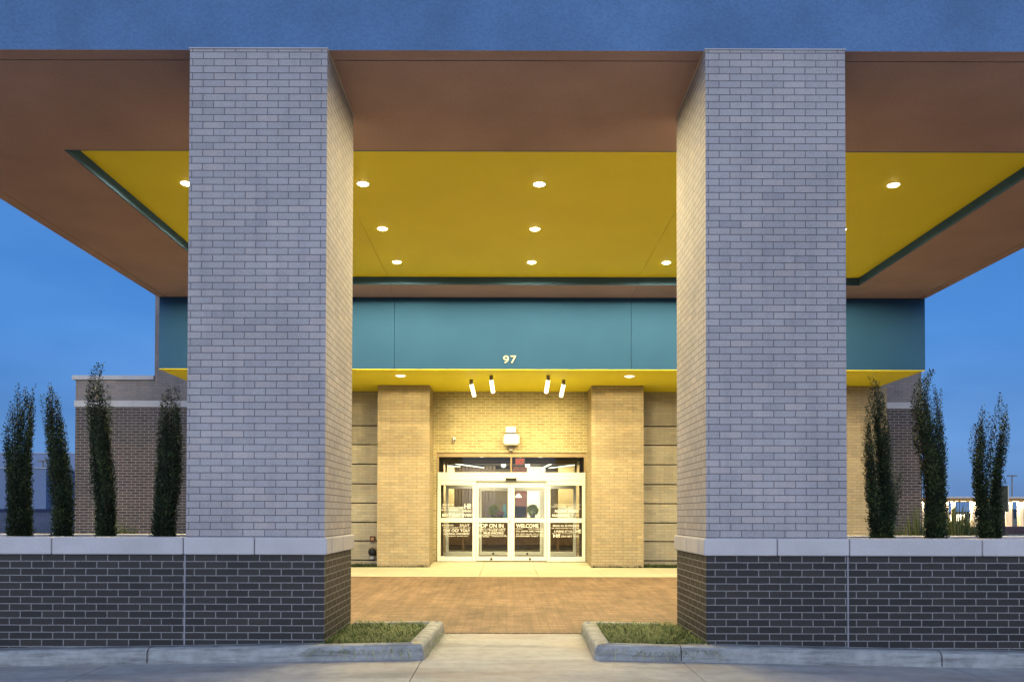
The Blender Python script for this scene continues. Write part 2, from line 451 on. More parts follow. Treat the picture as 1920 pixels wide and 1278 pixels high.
# ------------------------------------------------------------------ foliage meshes
def leaf_quad(bm, lay, p, d, side, L, W, shade):
    up = d.cross(side).normalized() * (W * .25)
    a = bm.verts.new(p); b_ = bm.verts.new(p + d * L * .5 + side * W * .5 + up); c_ = bm.verts.new(p + d * L); e = bm.verts.new(p + d * L * .5 - side * W * .5 + up)
    f = bm.faces.new((a, b_, c_, e))
    for v in (a, b_, c_, e): v[lay] = shade
def blades(name, rects, n, h0, h1, w, z, mat, seed, lean=.6, droop=.5, label=None, density_edge=.04):
    rnd = random.Random(seed); bm = bmesh.new(); lay = bm.verts.layers.float.new('shade')
    for _ in range(n):
        x0, x1, y0, y1 = rnd.choice(rects)
        x = rnd.uniform(x0, x1); y = rnd.uniform(y0, y1)
        cl = mnoise.noise(Vector((x * 7, y * 7, 3.3 + seed)))
        h = rnd.uniform(h0, h1) * (1 + .45 * cl)
        a = rnd.uniform(0, 6.283); d = Vector((math.cos(a), math.sin(a), 0)); s = Vector((-d.y, d.x, 0))
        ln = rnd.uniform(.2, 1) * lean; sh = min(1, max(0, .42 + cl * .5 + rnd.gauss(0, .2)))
        p = Vector((x, y, z)); prev = None
        for k in range(4):
            t = k / 3
            q = p + Vector((0, 0, h * (t - droop * t * t * ln))) + d * h * ln * t * (0.4 + t)
            ww = w * (1 - t * .85)
            cur = (bm.verts.new(q + s * ww / 2), bm.verts.new(q - s * ww / 2))
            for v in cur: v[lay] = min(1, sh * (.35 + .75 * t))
            if prev: bm.faces.new((prev[0], prev[1], cur[1], cur[0]))
            prev = cur
    return bm
for s, lbl in ((-1, 'left'), (1, 'right')):
    r = [(-1.75, -.87, 7.53, 8.98)] if s < 0 else [(.98, 1.90, 7.53, 8.98)]
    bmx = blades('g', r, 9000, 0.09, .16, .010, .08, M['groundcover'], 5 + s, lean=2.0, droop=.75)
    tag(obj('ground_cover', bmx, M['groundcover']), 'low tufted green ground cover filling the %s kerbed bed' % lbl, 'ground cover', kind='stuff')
bmx = blades('g', [(-6, -1.8, 18.32, 18.4), (-4.7, -2.95, 18.35, 19.2), (1.95, 6, 18.32, 18.4), (3.12, 4.75, 18.35, 19.2)], 9000, .05, .10, .012, WZ - .02, M['reed'], 9, lean=.9)
tag(obj('grass_strip', bmx, M['reed']), 'thin strip of grass along the foot of the entrance walls', 'grass', kind='stuff')

# ------------------------------------------------------------------ pillars
CT, CB = EYE - .215, EYE - .377      # coping top, bottom
def coping(bm, x0, x1, y0, y1):
    box(bm, x0, x1, y0, y1, CB, CT, bev=.014, seg=3)
def pillar(name, x0, x1, inner, label):
    o = thing(name, label, 'brick pillar', ((x0 + x1) / 2, (YF + YP) / 2, 0), 'brick pillars holding up the canopy')
    obj('shaft', B((x0, x1, YF, YP, CT - .01, ZS - .012)), M['light_brick'], o)
    obj('base', B((x0, x1, YF, YP, -.3, CB + .01)), M['dark_brick'], o, 'dark brick base of the pillar')
    obj('top_flashing', B((x0 - .008, x1 + .008, YF - .008, YP + .008, ZS - .012, ZS - .002)), M['limestone'], o)
    xi0, xi1 = (x0 - .012, x1 + .028) if inner > 0 else (x0 - .028, x1 + .012)
    xm = (x0 + x1) / 2 + (.0)
    # four coping blocks, mitred by butting: two across the front, two down the inner side, one behind
    for a, c_ in ((xi0, xm - .003), (xm + .003, xi1)):
        bm = bmesh.new(); coping(bm, a, c_, YF - .028, YF + .20); obj('coping_stone', bm, M['limestone'], o)
    ix0, ix1 = (x1 - .2, x1 + .028) if inner > 0 else (x0 - .028, x0 + .2)
    for a, c_ in ((YF + .206, YF + .72), (YF + .726, YP + .028)):
        bm = bmesh.new(); coping(bm, ix0, ix1, a, c_); obj('coping_stone', bm, M['limestone'], o)
    return o
pillar('brick_pillar', -3.005, -1.705, 1, 'pale brick pillar on dark base, left of the entrance walk')
pillar('brick_pillar', 1.870, 3.190, -1, 'pale brick pillar on dark base, right of the entrance walk')

# planter walls
def planter(name, s, xa, xb, joints_, label):
    o = thing(name, label, 'planter wall', ((xa + xb) / 2, 8.2, 0), 'dark brick planters flanking the pillars')
    lo, hi = min(xa, xb), max(xa, xb)
    obj('front_wall', B((lo, hi, YF, YF + .22, -.35, CB + .01)), M['dark_brick'], o)
    obj('back_wall', B((lo, hi, 8.68, YP, -.35, CB + .01)), M['dark_brick'], o)
    obj('end_wall', B(((lo, lo + .22) if s < 0 else (hi - .22, hi)) + (YF + .222, 8.678, -.35, CB + .01)), M['dark_brick'], o)
    obj('control_joint', B((3.1901, 3.2059, YF + .003, YF + .2, -.3, CB - .002) if s > 0 else (-3.0209, -3.0051, YF + .003, YF + .2, -.3, CB - .002)), M['sealant'], o)
    js = joints_
    for a, c_ in zip(js, js[1:]):
        l, h = min(a, c_), max(a, c_)
        bm = bmesh.new(); coping(bm, l + .003, h - .003, YF - .028, YF + .25); obj('coping_stone', bm, M['limestone'], o)
        bm = bmesh.new(); coping(bm, l + .003, h - .003, 8.65, YP + .028); obj('coping_stone', bm, M['brown_stucco'] if False else M['limestone'], o)
    obj('soil', B((lo + .22, hi, YF + .222, 8.678, .3, CT - .05)), M['soil'], o)
    return o
planter('brick_planter', -1, -3.021, -9.0, [-3.020, -4.25, -5.46, -6.67, -7.88, -9.02], 'dark brick planter with pale coping left of the left pillar')
planter('brick_planter', 1, 3.206, 10.2, [3.205, 4.445, 5.66, 6.87, 8.08, 9.29, 10.22], 'dark brick planter with pale coping right of the right pillar')

# ------------------------------------------------------------------ pencil hollies
YT = 8.22
def holly(label, prof, seed, extra=None, n_stems=34, split=False):
    """prof: list of (z, x_left, x_right) outline of the shrub, bottom to top, in metres"""
    rnd = random.Random(seed)
    zb = CT - .08; cx0 = (prof[0][1] + prof[0][2]) / 2
    o = thing('pencil_holly', label, 'columnar shrub', (cx0, YT, zb), 'pencil hollies growing in the planters')
    def at(z):
        z = max(prof[0][0], min(prof[-1][0], z))
        for (z0, l0, r0), (z1, l1, r1) in zip(prof, prof[1:]):
            if z <= z1:
                t = (z - z0) / max(1e-6, z1 - z0); return (l0 + (l1 - l0) * t, r0 + (r1 - r0) * t)
        return prof[-1][1:]
    bm = bmesh.new(); lay = bm.verts.layers.float.new('shade'); tb = bmesh.new()
    stems = []
    ztop = prof[-1][0]; H = ztop - zb
    for k in range(n_stems):
        a = rnd.uniform(0, 6.283); rr = math.sqrt(rnd.random())
        u, v = math.cos(a) * rr, math.sin(a) * rr
        top = ztop - abs(rnd.gauss(0, .15)) * H - (.12 * H * rr if rnd.random() < .5 else 0)
        if k < 3: top = ztop - k * .04 * H
        if split: u = math.copysign(.42 + .55 * abs(u), u); top -= (.10 * H if u < 0 else 0)
        stems.append((u * .9, v * .9, zb, top, rnd.uniform(0, 100)))
    for e in (extra or []): stems += [e] 
    for st in stems:
        if len(st) == 5:
            u, v, z0, z1, ph = st
            def pos(z, u=u, v=v, ph=ph):
                l, r = at(z); c_ = (l + r) / 2; hw = (r - l) / 2 * .88
                t = (z - zb) / H
                w = mnoise.noise(Vector((ph, z * 2.2, 0))) * .05; w2 = mnoise.noise(Vector((ph, z * 2.2, 9))) * .04
                return Vector((c_ + u * hw + w * (.3 + t), YT + v * max(hw, .07) * 1.0 + w2, z))
        else:
            (x0, zz0, x1, zz1, yo) = st[:5]; z0, z1 = zz0, zz1
            def pos(z, x0=x0, x1=x1, a0=zz0, a1=zz1, yo=yo):
                t = (z - a0) / (a1 - a0)
                return Vector((x0 + (x1 - x0) * math.sin(t * 1.57), YT + yo, z))
        z = z0; prev = None; last = None
        while z < z1:
            p = pos(z); q = pos(z + .02)
            d = (q - p).normalized(); t = (z - z0) / max(.01, z1 - z0)
            # stem
            if last is None or z - last > .09:
                r = .004 * (1 - t * .75)
                ring = [tb.verts.new(p + Vector((math.cos(a_) * r, math.sin(a_) * r, 0))) for a_ in (0, 2.1, 4.2)]
                if prev:
                    for i in range(3): tb.faces.new((prev[i], prev[(i + 1) % 3], ring[(i + 1) % 3], ring[i]))
                prev = ring; last = z
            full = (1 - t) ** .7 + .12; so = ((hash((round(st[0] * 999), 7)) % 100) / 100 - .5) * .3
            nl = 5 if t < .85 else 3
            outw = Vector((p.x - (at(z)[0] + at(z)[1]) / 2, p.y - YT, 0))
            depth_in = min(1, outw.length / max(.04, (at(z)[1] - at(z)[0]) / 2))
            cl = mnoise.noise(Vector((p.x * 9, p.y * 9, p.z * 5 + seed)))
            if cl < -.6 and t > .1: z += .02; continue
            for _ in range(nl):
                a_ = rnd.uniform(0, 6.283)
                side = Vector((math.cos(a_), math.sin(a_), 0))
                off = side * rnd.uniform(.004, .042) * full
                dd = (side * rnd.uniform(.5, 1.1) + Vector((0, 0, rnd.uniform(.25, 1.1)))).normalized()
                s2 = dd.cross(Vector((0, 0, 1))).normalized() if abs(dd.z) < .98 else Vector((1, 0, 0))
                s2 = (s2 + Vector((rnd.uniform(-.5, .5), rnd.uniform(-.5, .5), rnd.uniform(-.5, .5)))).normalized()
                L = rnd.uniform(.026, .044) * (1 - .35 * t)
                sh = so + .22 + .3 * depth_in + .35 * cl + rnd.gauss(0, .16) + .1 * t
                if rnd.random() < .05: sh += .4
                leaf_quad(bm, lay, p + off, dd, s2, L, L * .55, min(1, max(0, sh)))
            z += rnd.uniform(.010, .017) * (1 + .5 * t)
    obj('stem_cluster', tb, M['bark'], o)
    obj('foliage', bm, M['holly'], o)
    return o
def prof_px(rows):
    return [(PZ(y, YT), PX(l, YT), PX(r, YT)) for y, l, r in rows]
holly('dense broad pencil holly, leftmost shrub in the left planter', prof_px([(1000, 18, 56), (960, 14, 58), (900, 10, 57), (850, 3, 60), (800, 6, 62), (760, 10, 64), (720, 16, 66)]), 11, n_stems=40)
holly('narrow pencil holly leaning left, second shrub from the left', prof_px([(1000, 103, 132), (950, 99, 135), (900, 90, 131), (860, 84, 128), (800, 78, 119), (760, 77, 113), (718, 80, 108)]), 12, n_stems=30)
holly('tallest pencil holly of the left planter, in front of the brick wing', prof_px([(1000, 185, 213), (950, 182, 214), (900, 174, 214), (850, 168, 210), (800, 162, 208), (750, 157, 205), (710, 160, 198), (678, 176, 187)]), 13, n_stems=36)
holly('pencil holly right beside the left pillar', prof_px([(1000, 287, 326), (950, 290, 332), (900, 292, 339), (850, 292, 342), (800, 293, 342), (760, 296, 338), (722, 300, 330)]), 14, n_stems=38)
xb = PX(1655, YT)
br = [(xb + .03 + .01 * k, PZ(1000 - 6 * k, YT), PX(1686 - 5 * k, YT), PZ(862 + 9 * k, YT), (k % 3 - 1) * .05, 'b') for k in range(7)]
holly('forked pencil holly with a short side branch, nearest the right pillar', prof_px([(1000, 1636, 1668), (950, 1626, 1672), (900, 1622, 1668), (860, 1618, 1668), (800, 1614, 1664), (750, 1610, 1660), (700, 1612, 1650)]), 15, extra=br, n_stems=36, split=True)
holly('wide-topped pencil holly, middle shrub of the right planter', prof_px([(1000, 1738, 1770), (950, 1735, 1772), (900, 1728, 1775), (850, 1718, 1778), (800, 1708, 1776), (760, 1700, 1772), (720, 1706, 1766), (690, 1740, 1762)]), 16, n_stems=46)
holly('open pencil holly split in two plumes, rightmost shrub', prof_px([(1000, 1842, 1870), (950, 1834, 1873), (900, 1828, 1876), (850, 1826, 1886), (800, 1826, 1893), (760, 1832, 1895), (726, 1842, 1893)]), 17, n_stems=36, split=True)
def reed(px0, px1, top, Y, label, seed):
    x0, x1 = PX(px0, Y), PX(px1, Y); cx = (x0 + x1) / 2; hw = (x1 - x0) / 2
    zt = PZ(top, Y)
    bmx = blades('r', [(cx - hw * .7, cx + hw * .7, Y - .2, Y + .2)], 900, zt * .72, zt * 1.0, .04, -.3, M['reed'], seed, lean=.14, droop=.1)
    o = tag(obj('grassy_shrub', bmx, M['reed'], origin=(cx, Y, 0)), label, 'shrub', 'upright grassy shrubs behind the planters')
reed(205, 240, 945, 12.0, 'small upright green shrub behind the left planter, before the brick wing', 41)
reed(1690, 1718, 938, 12.0, 'small upright green shrub before the dark brick of the right wing', 42)
reed(1776, 1806, 935, 12.0, 'small upright green shrub between the two rightmost hollies', 43)

# ------------------------------------------------------------------ canopy
can = thing('entrance_canopy', 'large flat entrance canopy with blue stucco fascia and yellow recessed ceiling', 'canopy', (.7, 12, ZS))
ZT = 8.3
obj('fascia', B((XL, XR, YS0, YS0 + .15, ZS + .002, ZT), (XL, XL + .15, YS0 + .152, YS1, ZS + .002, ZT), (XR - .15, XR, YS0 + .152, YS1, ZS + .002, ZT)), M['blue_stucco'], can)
obj('roof_deck', B((XL + .15, XR - .15, YS0 + .15, YS1, ZT - .3, ZT - .1)), M['cap_metal'], can)
g0, g1 = .165, .180
XJ = (-2.285, 2.52)
def strips(a, b_, cuts, g=.0035):
    pts = [a] + [c_ for c_ in cuts if a < c_ < b_] + [b_]
    return [(p + (g if i else 0), q - (g if i < len(pts) - 2 else 0)) for i, (p, q) in enumerate(zip(pts, pts[1:]))]
th = .012
bx = []
# outer border strip
bx += [(XL + .001, XR - .001, YS0 + .001, YS0 + g0, ZS, ZS + th)]
bx += [(XL + .001, XL + g0, YS0 + g0, YS1, ZS, ZS + th), (XR - g0, XR - .001, YS0 + g0, YS1, ZS, ZS + th)]
obj('soffit_border', B(*bx), M['brown_stucco'], can)
bx = []
for a, c_ in strips(XL + g1, XR - g1, []): bx.append((a, c_, YS0 + g1, YR0 - .02, ZS, ZS + th))
bx += [(XL + g1, XRL - .02, YR0 - .02, YR1 + .02, ZS, ZS + th), (XRR + .02, XR - g1, YR0 - .02, YR1 + .02, ZS, ZS + th)]
for a, c_ in strips(XL + g1, XR - g1, XJ): bx.append((a, c_, YR1 + .02, YS1, ZS, ZS + th))
obj('soffit', B(*bx), M['brown_stucco'], can)
obj('soffit_backing', B((XL + .01, XR - .01, YS0 + .01, YR0 - .03, ZS + th + .002, ZS + .03), (XL + .01, XRL - .03, YR0 - .03, YS1, ZS + th + .002, ZS + .03), (XRR + .03, XR - .01, YR0 - .03, YS1, ZS + th + .002, ZS + .03), (XRL - .03, XRR + .03, YR1 + .03, YS1, ZS + th + .002, ZS + .03)), M['dark_gap'], can)
t_ = .02
bx = [(XRL - t_, XRL, YR0, YR1, ZS - .001, ZY), (XRR, XRR + t_, YR0, YR1, ZS - .001, ZY), (XRL - t_, XRR + t_, YR0 - t_, YR0, ZS - .001, ZY)]
for a, c_ in strips(XRL - t_, XRR + t_, XJ): bx.append((a, c_, YR1, YR1 + t_, ZS - .001, ZY))
obj('recess_trim', B(*bx), M['trim_paint'], can)
bx = [(a, c_, YR0 - .02, YR1 + .02, ZY, ZY + .02) for a, c_ in strips(XRL - .02, XRR + .02, XJ, .003)]
obj('recessed_ceiling', B(*bx), M['yellow_paint'], can)

# ------------------------------------------------------------------ downlights
WARM = (1, .80, .40)
def downlight(loc, r, label, group, power, lens='lens'):
    o = thing('recessed_downlight', label, 'downlight', loc, group)
    x, y, z = loc
    obj('trim_ring', lathe(bmesh.new(), [(r * .90, -.002), (r * .92, -.006), (r * 1.06, -.006), (r * 1.12, -.002), (r * 1.12, .001)], loc), M['white'], o)
    obj('lens', lathe(bmesh.new(), [(.001, -.030), (r * .35, -.027), (r * .65, -.018), (r * .85, -.007), (r * .90, -.003)], loc), M[lens], o)
    lamp('SPOT', 'lamp', (x, y, z - .045), power, WARM, o, (x, y, z - 5), size=R(176), blend=.12, radius=.08)
    return o
cols = [-4.42, -1.99, .44, 2.87, 5.32]; rows_ = [11.10, 12.85, 14.55]
cn = ['leftmost', 'second', 'middle', 'fourth', 'rightmost']; rn = ['front', 'middle', 'back']
proto = downlight((cols[0], rows_[0], ZY), .085, 'lit round downlight in yellow ceiling, leftmost of the front row', 'downlights in the yellow canopy ceiling', 420)
for j, y in enumerate(rows_):
    for i, x in enumerate(cols):
        if i == j == 0: continue
        dup(proto, (x, y, ZY), 'lit round downlight in yellow ceiling, %s of the %s row' % (cn[i], rn[j]))
proto2 = downlight((-2.25, 17.1, ZO), .115, 'lit downlight in low yellow soffit over the left pilaster', 'downlights in the low entrance soffit', 130, 'lens_soft')
dup(proto2, (2.59, 17.1, ZO), 'lit downlight in low yellow soffit over the right pilaster')
for x, l in ((-5.6, 'far left'), (6.2, 'far right')):
    dup(proto2, (x, 17.1, ZO), 'lit downlight in the low yellow soffit at its %s' % l)

# ------------------------------------------------------------------ hotel building
hb = thing('hotel_building', 'hotel front of tan and dark brick with blue bulkhead over a glass entrance', 'building', (0, YW, 0))
BX0, BX1 = -7.06, 8.48
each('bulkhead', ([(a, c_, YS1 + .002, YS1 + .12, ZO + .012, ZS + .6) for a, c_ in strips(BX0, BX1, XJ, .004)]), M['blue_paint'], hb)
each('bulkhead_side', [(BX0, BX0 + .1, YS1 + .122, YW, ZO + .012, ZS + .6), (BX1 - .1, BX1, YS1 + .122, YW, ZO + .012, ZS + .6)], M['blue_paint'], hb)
obj('entrance_soffit', B((BX0 + .003, BX1 - .003, YS1 + .004, YW, ZO, ZO + .011)), M['yellow_paint'], hb)
each('bulkhead_joint', [(XJ[0] - .02, XJ[0] + .02, YS1 + .125, YS1 + .14, ZO + .02, ZS + .5), (XJ[1] - .02, XJ[1] + .02, YS1 + .125, YS1 + .14, ZO + .02, ZS + .5)], M['dark_gap'], hb)
# house number
n97 = bmesh.new()
y97 = YS1 - .012
fit_text(n97, '9', PX(943, YS1), PX(953.5, YS1), PZ(680, YS1), PZ(666, YS1), y97, depth=.01)
fit_text(n97, '7', PX(957, YS1), PX(967.5, YS1), PZ(679.5, YS1), PZ(666, YS1), y97, depth=.01)
obj('house_number', n97, M['gold'], hb)
ZBT = PZ(752, YW); ZBB = PZ(764, YW); ZWT = PZ(705, YW)
obj('wing_upper_wall', B((-10.29, -8.412, YW, YW + .3, ZBT, ZWT - .1)), M['grey_brick'], hb)
obj('wing_parapet_cap', B((-10.36, -8.415, YW - .05, YW + .35, ZWT - .1, ZWT)), M['cap_metal'], hb)
each('upper_wall', [(-8.41, 9.89, YW, YW + .3, max(ZBT, ZO + .012), 8.1), (-8.41, BX0 - .0, YW, YW + .3, ZBT, ZO + .010), (BX1, 9.89, YW, YW + .3, ZBT, ZO + .010), (BX0 + .002, -4.82, YW, YW + .3, ZBT, ZO - .001), (4.82, BX1 - .002, YW, YW + .3, ZBT, ZO - .001)], M['grey_brick'], hb)
bx = []
for a, c_ in ((-10.31, -8.90), (-8.894, -7.4), (-7.394, -6.2), (8.2, 8.95), (8.956, 9.91)): bx.append((a, c_, YW - .03, YW + .3, ZBB, ZBT - .001))
each('stone_band', bx, M['limestone'], hb)
each('wing_wall', [(-10.29, -6.2, YW, YW + .3, -.3, ZBB - .001), (8.2, 9.89, YW, YW + .3, -.3, ZBB - .001)], M['wing_brick'], hb)
each('wing_side_wall', [(-10.29, -9.99, YW + .302, 40, -.3, ZWT - .1), (9.59, 9.89, YW + .302, 40, -.3, 8.1)], M['wing_brick'], hb)
obj('projecting_wall', B((4.80, 8.62, YB, YW - .001, 0, ZO - .001)), M['tan_brick'], hb)
obj('projecting_wall', B((-7.2, -4.80, YB, YW - .001, 0, ZO - .001)), M['tan_brick'], hb)
for x0, x1, l in ((-2.93, -1.75, 'left'), (1.92, 3.10, 'right')):
    obj('pilaster', B((x0, x1, YB, YW - .001, .0, ZO - .001)), M['tan_brick'], hb)
gz = [PZ(y, YW) for y in (1050, 1014, 979, 943, 907, 870, 833.5, 798)]
for x0, x1 in ((-4.80, -2.93), (3.10, 4.80)):
    lv = [0.0] + gz + [ZO - .001]
    obj('banded_wall', B(*[(x0 + .001, x1 - .001, YW, YW + .2, (a + .014 if i else a), c_ - (.014 if i < len(lv) - 2 else 0)) for i, (a, c_) in enumerate(zip(lv, lv[1:]))]), M['panel_brick'], hb)
    obj('banded_wall_backing', B((x0, x1, YW + .05, YW + .3, 0, ZO)) if False else B((x0 + .01, x1 - .01, YW + .201, YW + .3, 0, ZO - .002)), M['dark_gap'], hb)
# entrance wall over the door
ZH = PZ(848, YW)
DX0, DX1 = PX(818.5, YW), PX(1099.5, YW)
obj('entrance_wall', B((-1.75, 1.92, YW, YW + .25, ZH, ZO - .001), (-1.75, DX0 - .002, YW, YW + .25, 0, ZH - .001), (DX1 + .002, 1.92, YW, YW + .25, 0, ZH - .001)), M['pale_mortar_brick'], hb)

# ---- sliding door assembly
ZD = .20
def bxp(px0, px1, py0, py1, y0, y1, Y=YW, sx=0, sz=0):
    return (PX(px0, Y), PX(px1, Y), y0, y1, PZ(py1, Y), PZ(py0, Y))
ya, yb_ = YW + .03, YW + .13
def door_set(name, off, outer=True):
    """frame members in true size; off moves the whole set back to the inner line of doors"""
    f = bmesh.new()
    def m_(px0, px1, py0, py1, a=ya, b_=yb_, bev=.004): box(f, *bxp(px0, px1, py0, py1, a + off, b_ + off), bev=bev, seg=1)
    m_(820, 1098, 885, 901)                       # header
    m_(820, 826, 901.3, 1052); m_(1092, 1098, 901.3, 1052)   # jambs
    m_(826.3, 892.5, 901.3, 909); m_(1025.5, 1091.7, 901.3, 909)
    m_(886, 892, 909.3, 1052); m_(1026, 1032, 909.3, 1052)
    m_(826.3, 885.7, 971, 979); m_(1032.3, 1091.7, 971, 979)
    m_(826.3, 885.7, 1043, 1052); m_(1032.3, 1091.7, 1043, 1052)
    fr = obj('door_frame', f, M['alum'], hb)
    tr = bmesh.new()
    for r in ((818.7, 1099.3, 848.2, 856), (818.7, 822.5, 856.2, 885), (1095.5, 1099.3, 856.2, 885), (956.8, 959.6, 856.2, 885)):
        box(tr, *bxp(*r, ya + off, yb_ + off))
    obj('transom_frame', tr, M['bronze'], fr)
    obj('transom_glass', B(bxp(822.5, 956.8, 856.2, 884.8, ya + .04 + off, ya + .05 + off), bxp(959.6, 1095.5, 856.2, 884.8, ya + .04 + off, ya + .05 + off)), M['glass'], fr)
    for a, c_ in ((826.2, 885.8), (1032.2, 1091.8)):
        obj('sidelite_glass', B(bxp(a, c_, 909.2, 970.8, ya + .04 + off, ya + .05 + off), bxp(a, c_, 979.2, 1042.8, ya + .04 + off, ya + .05 + off)), M['glass'], fr)
    obj('sill', B(bxp(818.7, 1099.3, 1052.2, 1054, ya - .02 + off, yb_ + .04 + off)), M['grey_metal'], fr)
    for a, c_, k0, k1 in ((892.6, 958.3, 6, 0), (958.7, 1025.4, 0, 6)):
        l = bmesh.new(); d0, d1 = ya + .05 + off, ya + .095 + off
        s0, s1 = (a + 4.2, c_ - 6) if a < 900 else (a + 6, c_ - 4.2)
        for r in ((a, s0, 903, 1050.5), (s1, c_, 903, 1050.5), (s0 + .1, s1 - .1, 903, 913.5), (s0 + .1, s1 - .1, 971, 979), (s0 + .1, s1 - .1, 1043, 1050.5)):
            box(l, *bxp(*r, d0, d1), bev=.003, seg=1)
        lf = obj('sliding_leaf', l, M['alum'], hb)
        obj('glass', B(bxp(s0, s1, 913.6, 970.9, d0 + .018, d0 + .026), bxp(s0, s1, 979.1, 1042.9, d0 + .018, d0 + .026)), M['glass'], lf)
        hx = PX(921.5 if a < 900 else 994, YW)
        obj('floor_bolt', cyl(bmesh.new(), (hx, d0 + .001, PZ(1047.3, YW)), .028, .028, .014, (0, -1, 0), 16), M['black'], lf)
        if a < 900:
            obj('lock', cyl(bmesh.new(), (PX(956, YW), d0 + .001, PZ(977, YW)), .016, .016, .014, (0, -1, 0), 16), M['black'], lf)
    return fr
frame = door_set('outer', 0)
door_set('inner', 2.6)
obj('motion_sensor', B(bxp(948, 968.5, 895.5, 900.5, ya - .05, ya - .001), bev=.008), M['black'], frame)
obj('door_track', B(bxp(893, 1025, 901.4, 902.6, ya + .01, ya + .048)), M['grey_metal'], frame)
# lettering on the glass
yl = ya + .036
def letter(px_rows):
    bm = bmesh.new()
    for s, x0, x1, y0, y1, bold in px_rows:
        fit_text(bm, s, PX(x0, YW), PX(x1, YW), PZ(y1, YW), PZ(y0, YW), yl, bold * .5)
    return bm
L1 = [("WHAT'S UP", 829, 850, 944.5, 947.5, .01), ('HI!', 870.5, 883, 943.5, 953.5, .03), ('COME ON IN', 828, 847, 949.5, 951.8, 0), ('HELLO THERE', 848, 869, 949.5, 952, 0), ('GOOD MORNING', 827, 858, 954.5, 957, 0), ('EVENING', 868, 884, 955.5, 959.5, .01), ('BEST DAY EVER!', 829, 885, 962.5, 968, .02),
      ('ENCHANTED', 829, 850, 983, 986, .0), ('SALUT', 862, 880, 982, 986.5, .01), ('WHAT A TREAT TO SEE YOU', 831, 882, 988, 990, 0), ('OH! OO! YOU!', 831, 880, 991.5, 997, .02), ('ADMIRING UNICORNS?', 831, 880, 998.7, 1002, .015), ('COME RIGHT IN AND STAY', 835, 878, 1003.7, 1005.6, 0)]
L2 = [('POP ON IN', 897, 944, 981.5, 988.5, .02), ('SMILES ARE FREE HERE', 897, 948, 990, 992, .0), ('SMILES UNICORNS', 906, 944, 996.8, 1000.8, .015), ('MAKE YOURSELF AT HOME', 895, 948, 1001.7, 1003, 0), ('BE YOU', 897, 917, 1003.2, 1006.6, .015), ('COME AS YOU ARE', 922, 950, 1003.4, 1005.6, 0), ('HELLO THERE YOU', 897, 946, 993, 995.6, 0)]
L3 = [('WELCOME', 968, 1010, 981.5, 988.5, .02), ('BIENVENUE', 967, 980, 989.8, 991.5, 0), ('NICE TO MEET YOU', 991, 1022, 989.8, 991.8, 0), ('YO, HOW ARE THINGS?', 967, 1022, 993.8, 997.2, .012), ('SO VERY GLAD YOU CAME', 968, 1021, 999.4, 1001.2, 0), ('AWESOME THAT YOU', 967, 1023, 1003, 1005.6, .01)]
L4 = [('MAKE YOURSELF COMFORTABLE', 1039, 1090, 944.5, 946, 0), ('GOOD DAY THERE', 1034, 1062, 948, 950, 0), ('GREETINGS', 1066, 1086, 948, 950.4, 0), ('ALOHA THERE', 1040, 1085, 954.5, 960, .02), ('GOOD TO SEE YOU', 1062, 1090, 952.2, 953.6, 0), ('NAMASTE', 1036, 1068, 962.8, 968, .02), ('TO YOU', 1072, 1086, 963, 967, 0),
      ('MAKE AN ENTRANCE', 1037, 1086, 983, 986.5, .01), ('WE WERE HOPING TO SEE YOU', 1034, 1086, 988.3, 990.2, 0), ('A FRIEND AT YOU.', 1039, 1076, 993.5, 997.3, .012), ('HE', 1080, 1090, 992, 998.6, .02), ('HI!', 1038, 1050.5, 1000.5, 1006.8, .03), ('OH HEY YOU', 1053, 1086, 1003, 1006.5, .01), ('SO PLEASED', 1035, 1076, 998.8, 1000, 0)]
for L in (L1, L2, L3, L4):
    for row in L: obj('lettering', letter([row]), M['vinyl'], frame)

# ---- interior shell
VX0, VX1 = -1.72, 1.98
YI = YW + 2.6; YE = 33.0
each('vestibule_wall', [(VX0 - .1, VX0, YW + .26, YI + .2, 0, 3.1), (VX1, VX1 + .1, YW + .26, YI + .2, 0, 3.1)], M['lobby_dark'], hb)
obj('lobby_floor', B((VX0, VX1, YW + .2, YI, -.1, ZD - .01), (-9, 9, YI, YE, -.1, ZD - .01)), M['lobby_floor'], hb)
obj('lobby_ceiling', B((VX0, VX1, YW + .26, YI, 2.86, 2.95), (-9, 9, YI + .2, YE, 3.2, 3.3)), M['lobby_ceiling'], hb)
obj('lobby_wall', B((-9, 9, YE, YE + .2, 0, 3.3), (-9, VX0 - .1, YI + .15, YI + .3, 0, 3.3), (VX1 + .1, 9, YI + .15, YI + .3, 0, 3.3), (-9.1, -9, YI, YE, 0, 3.3), (9, 9.1, YI, YE, 0, 3.3)), M['lobby_wall'], hb)
obj('inner_lintel', B((VX0, VX1, YI + .02, YI + .18, PZ(848, YW), 3.2)), M['lobby_ceiling'], hb)
obj('wall_panel', B((-3.4, -1.98, 30.5, 30.8, .2, 3.2)), M['lobby_wall'], hb)
obj('wall_panel', B((1.95, 3.1, 30.5, 30.8, .2, 3.2)), M['lobby_wall'], hb)
obj('curtain', B(*[(-1.97 + .13 * i, -1.97 + .13 * i + .11, 31 + .04 * (i % 2), 31.1 + .04 * (i % 2), .2, 3.2) for i in range(12)]), M['lobby_dark'], hb)
obj('chimney_breast', B((.25, .78, 31.5, 32, .2, 3.2)), M['lobby_red'], hb)
obj('bright_wall', B((.80, 1.5, 31.5, 31.7, .2, 3.2)), M['white'], hb)
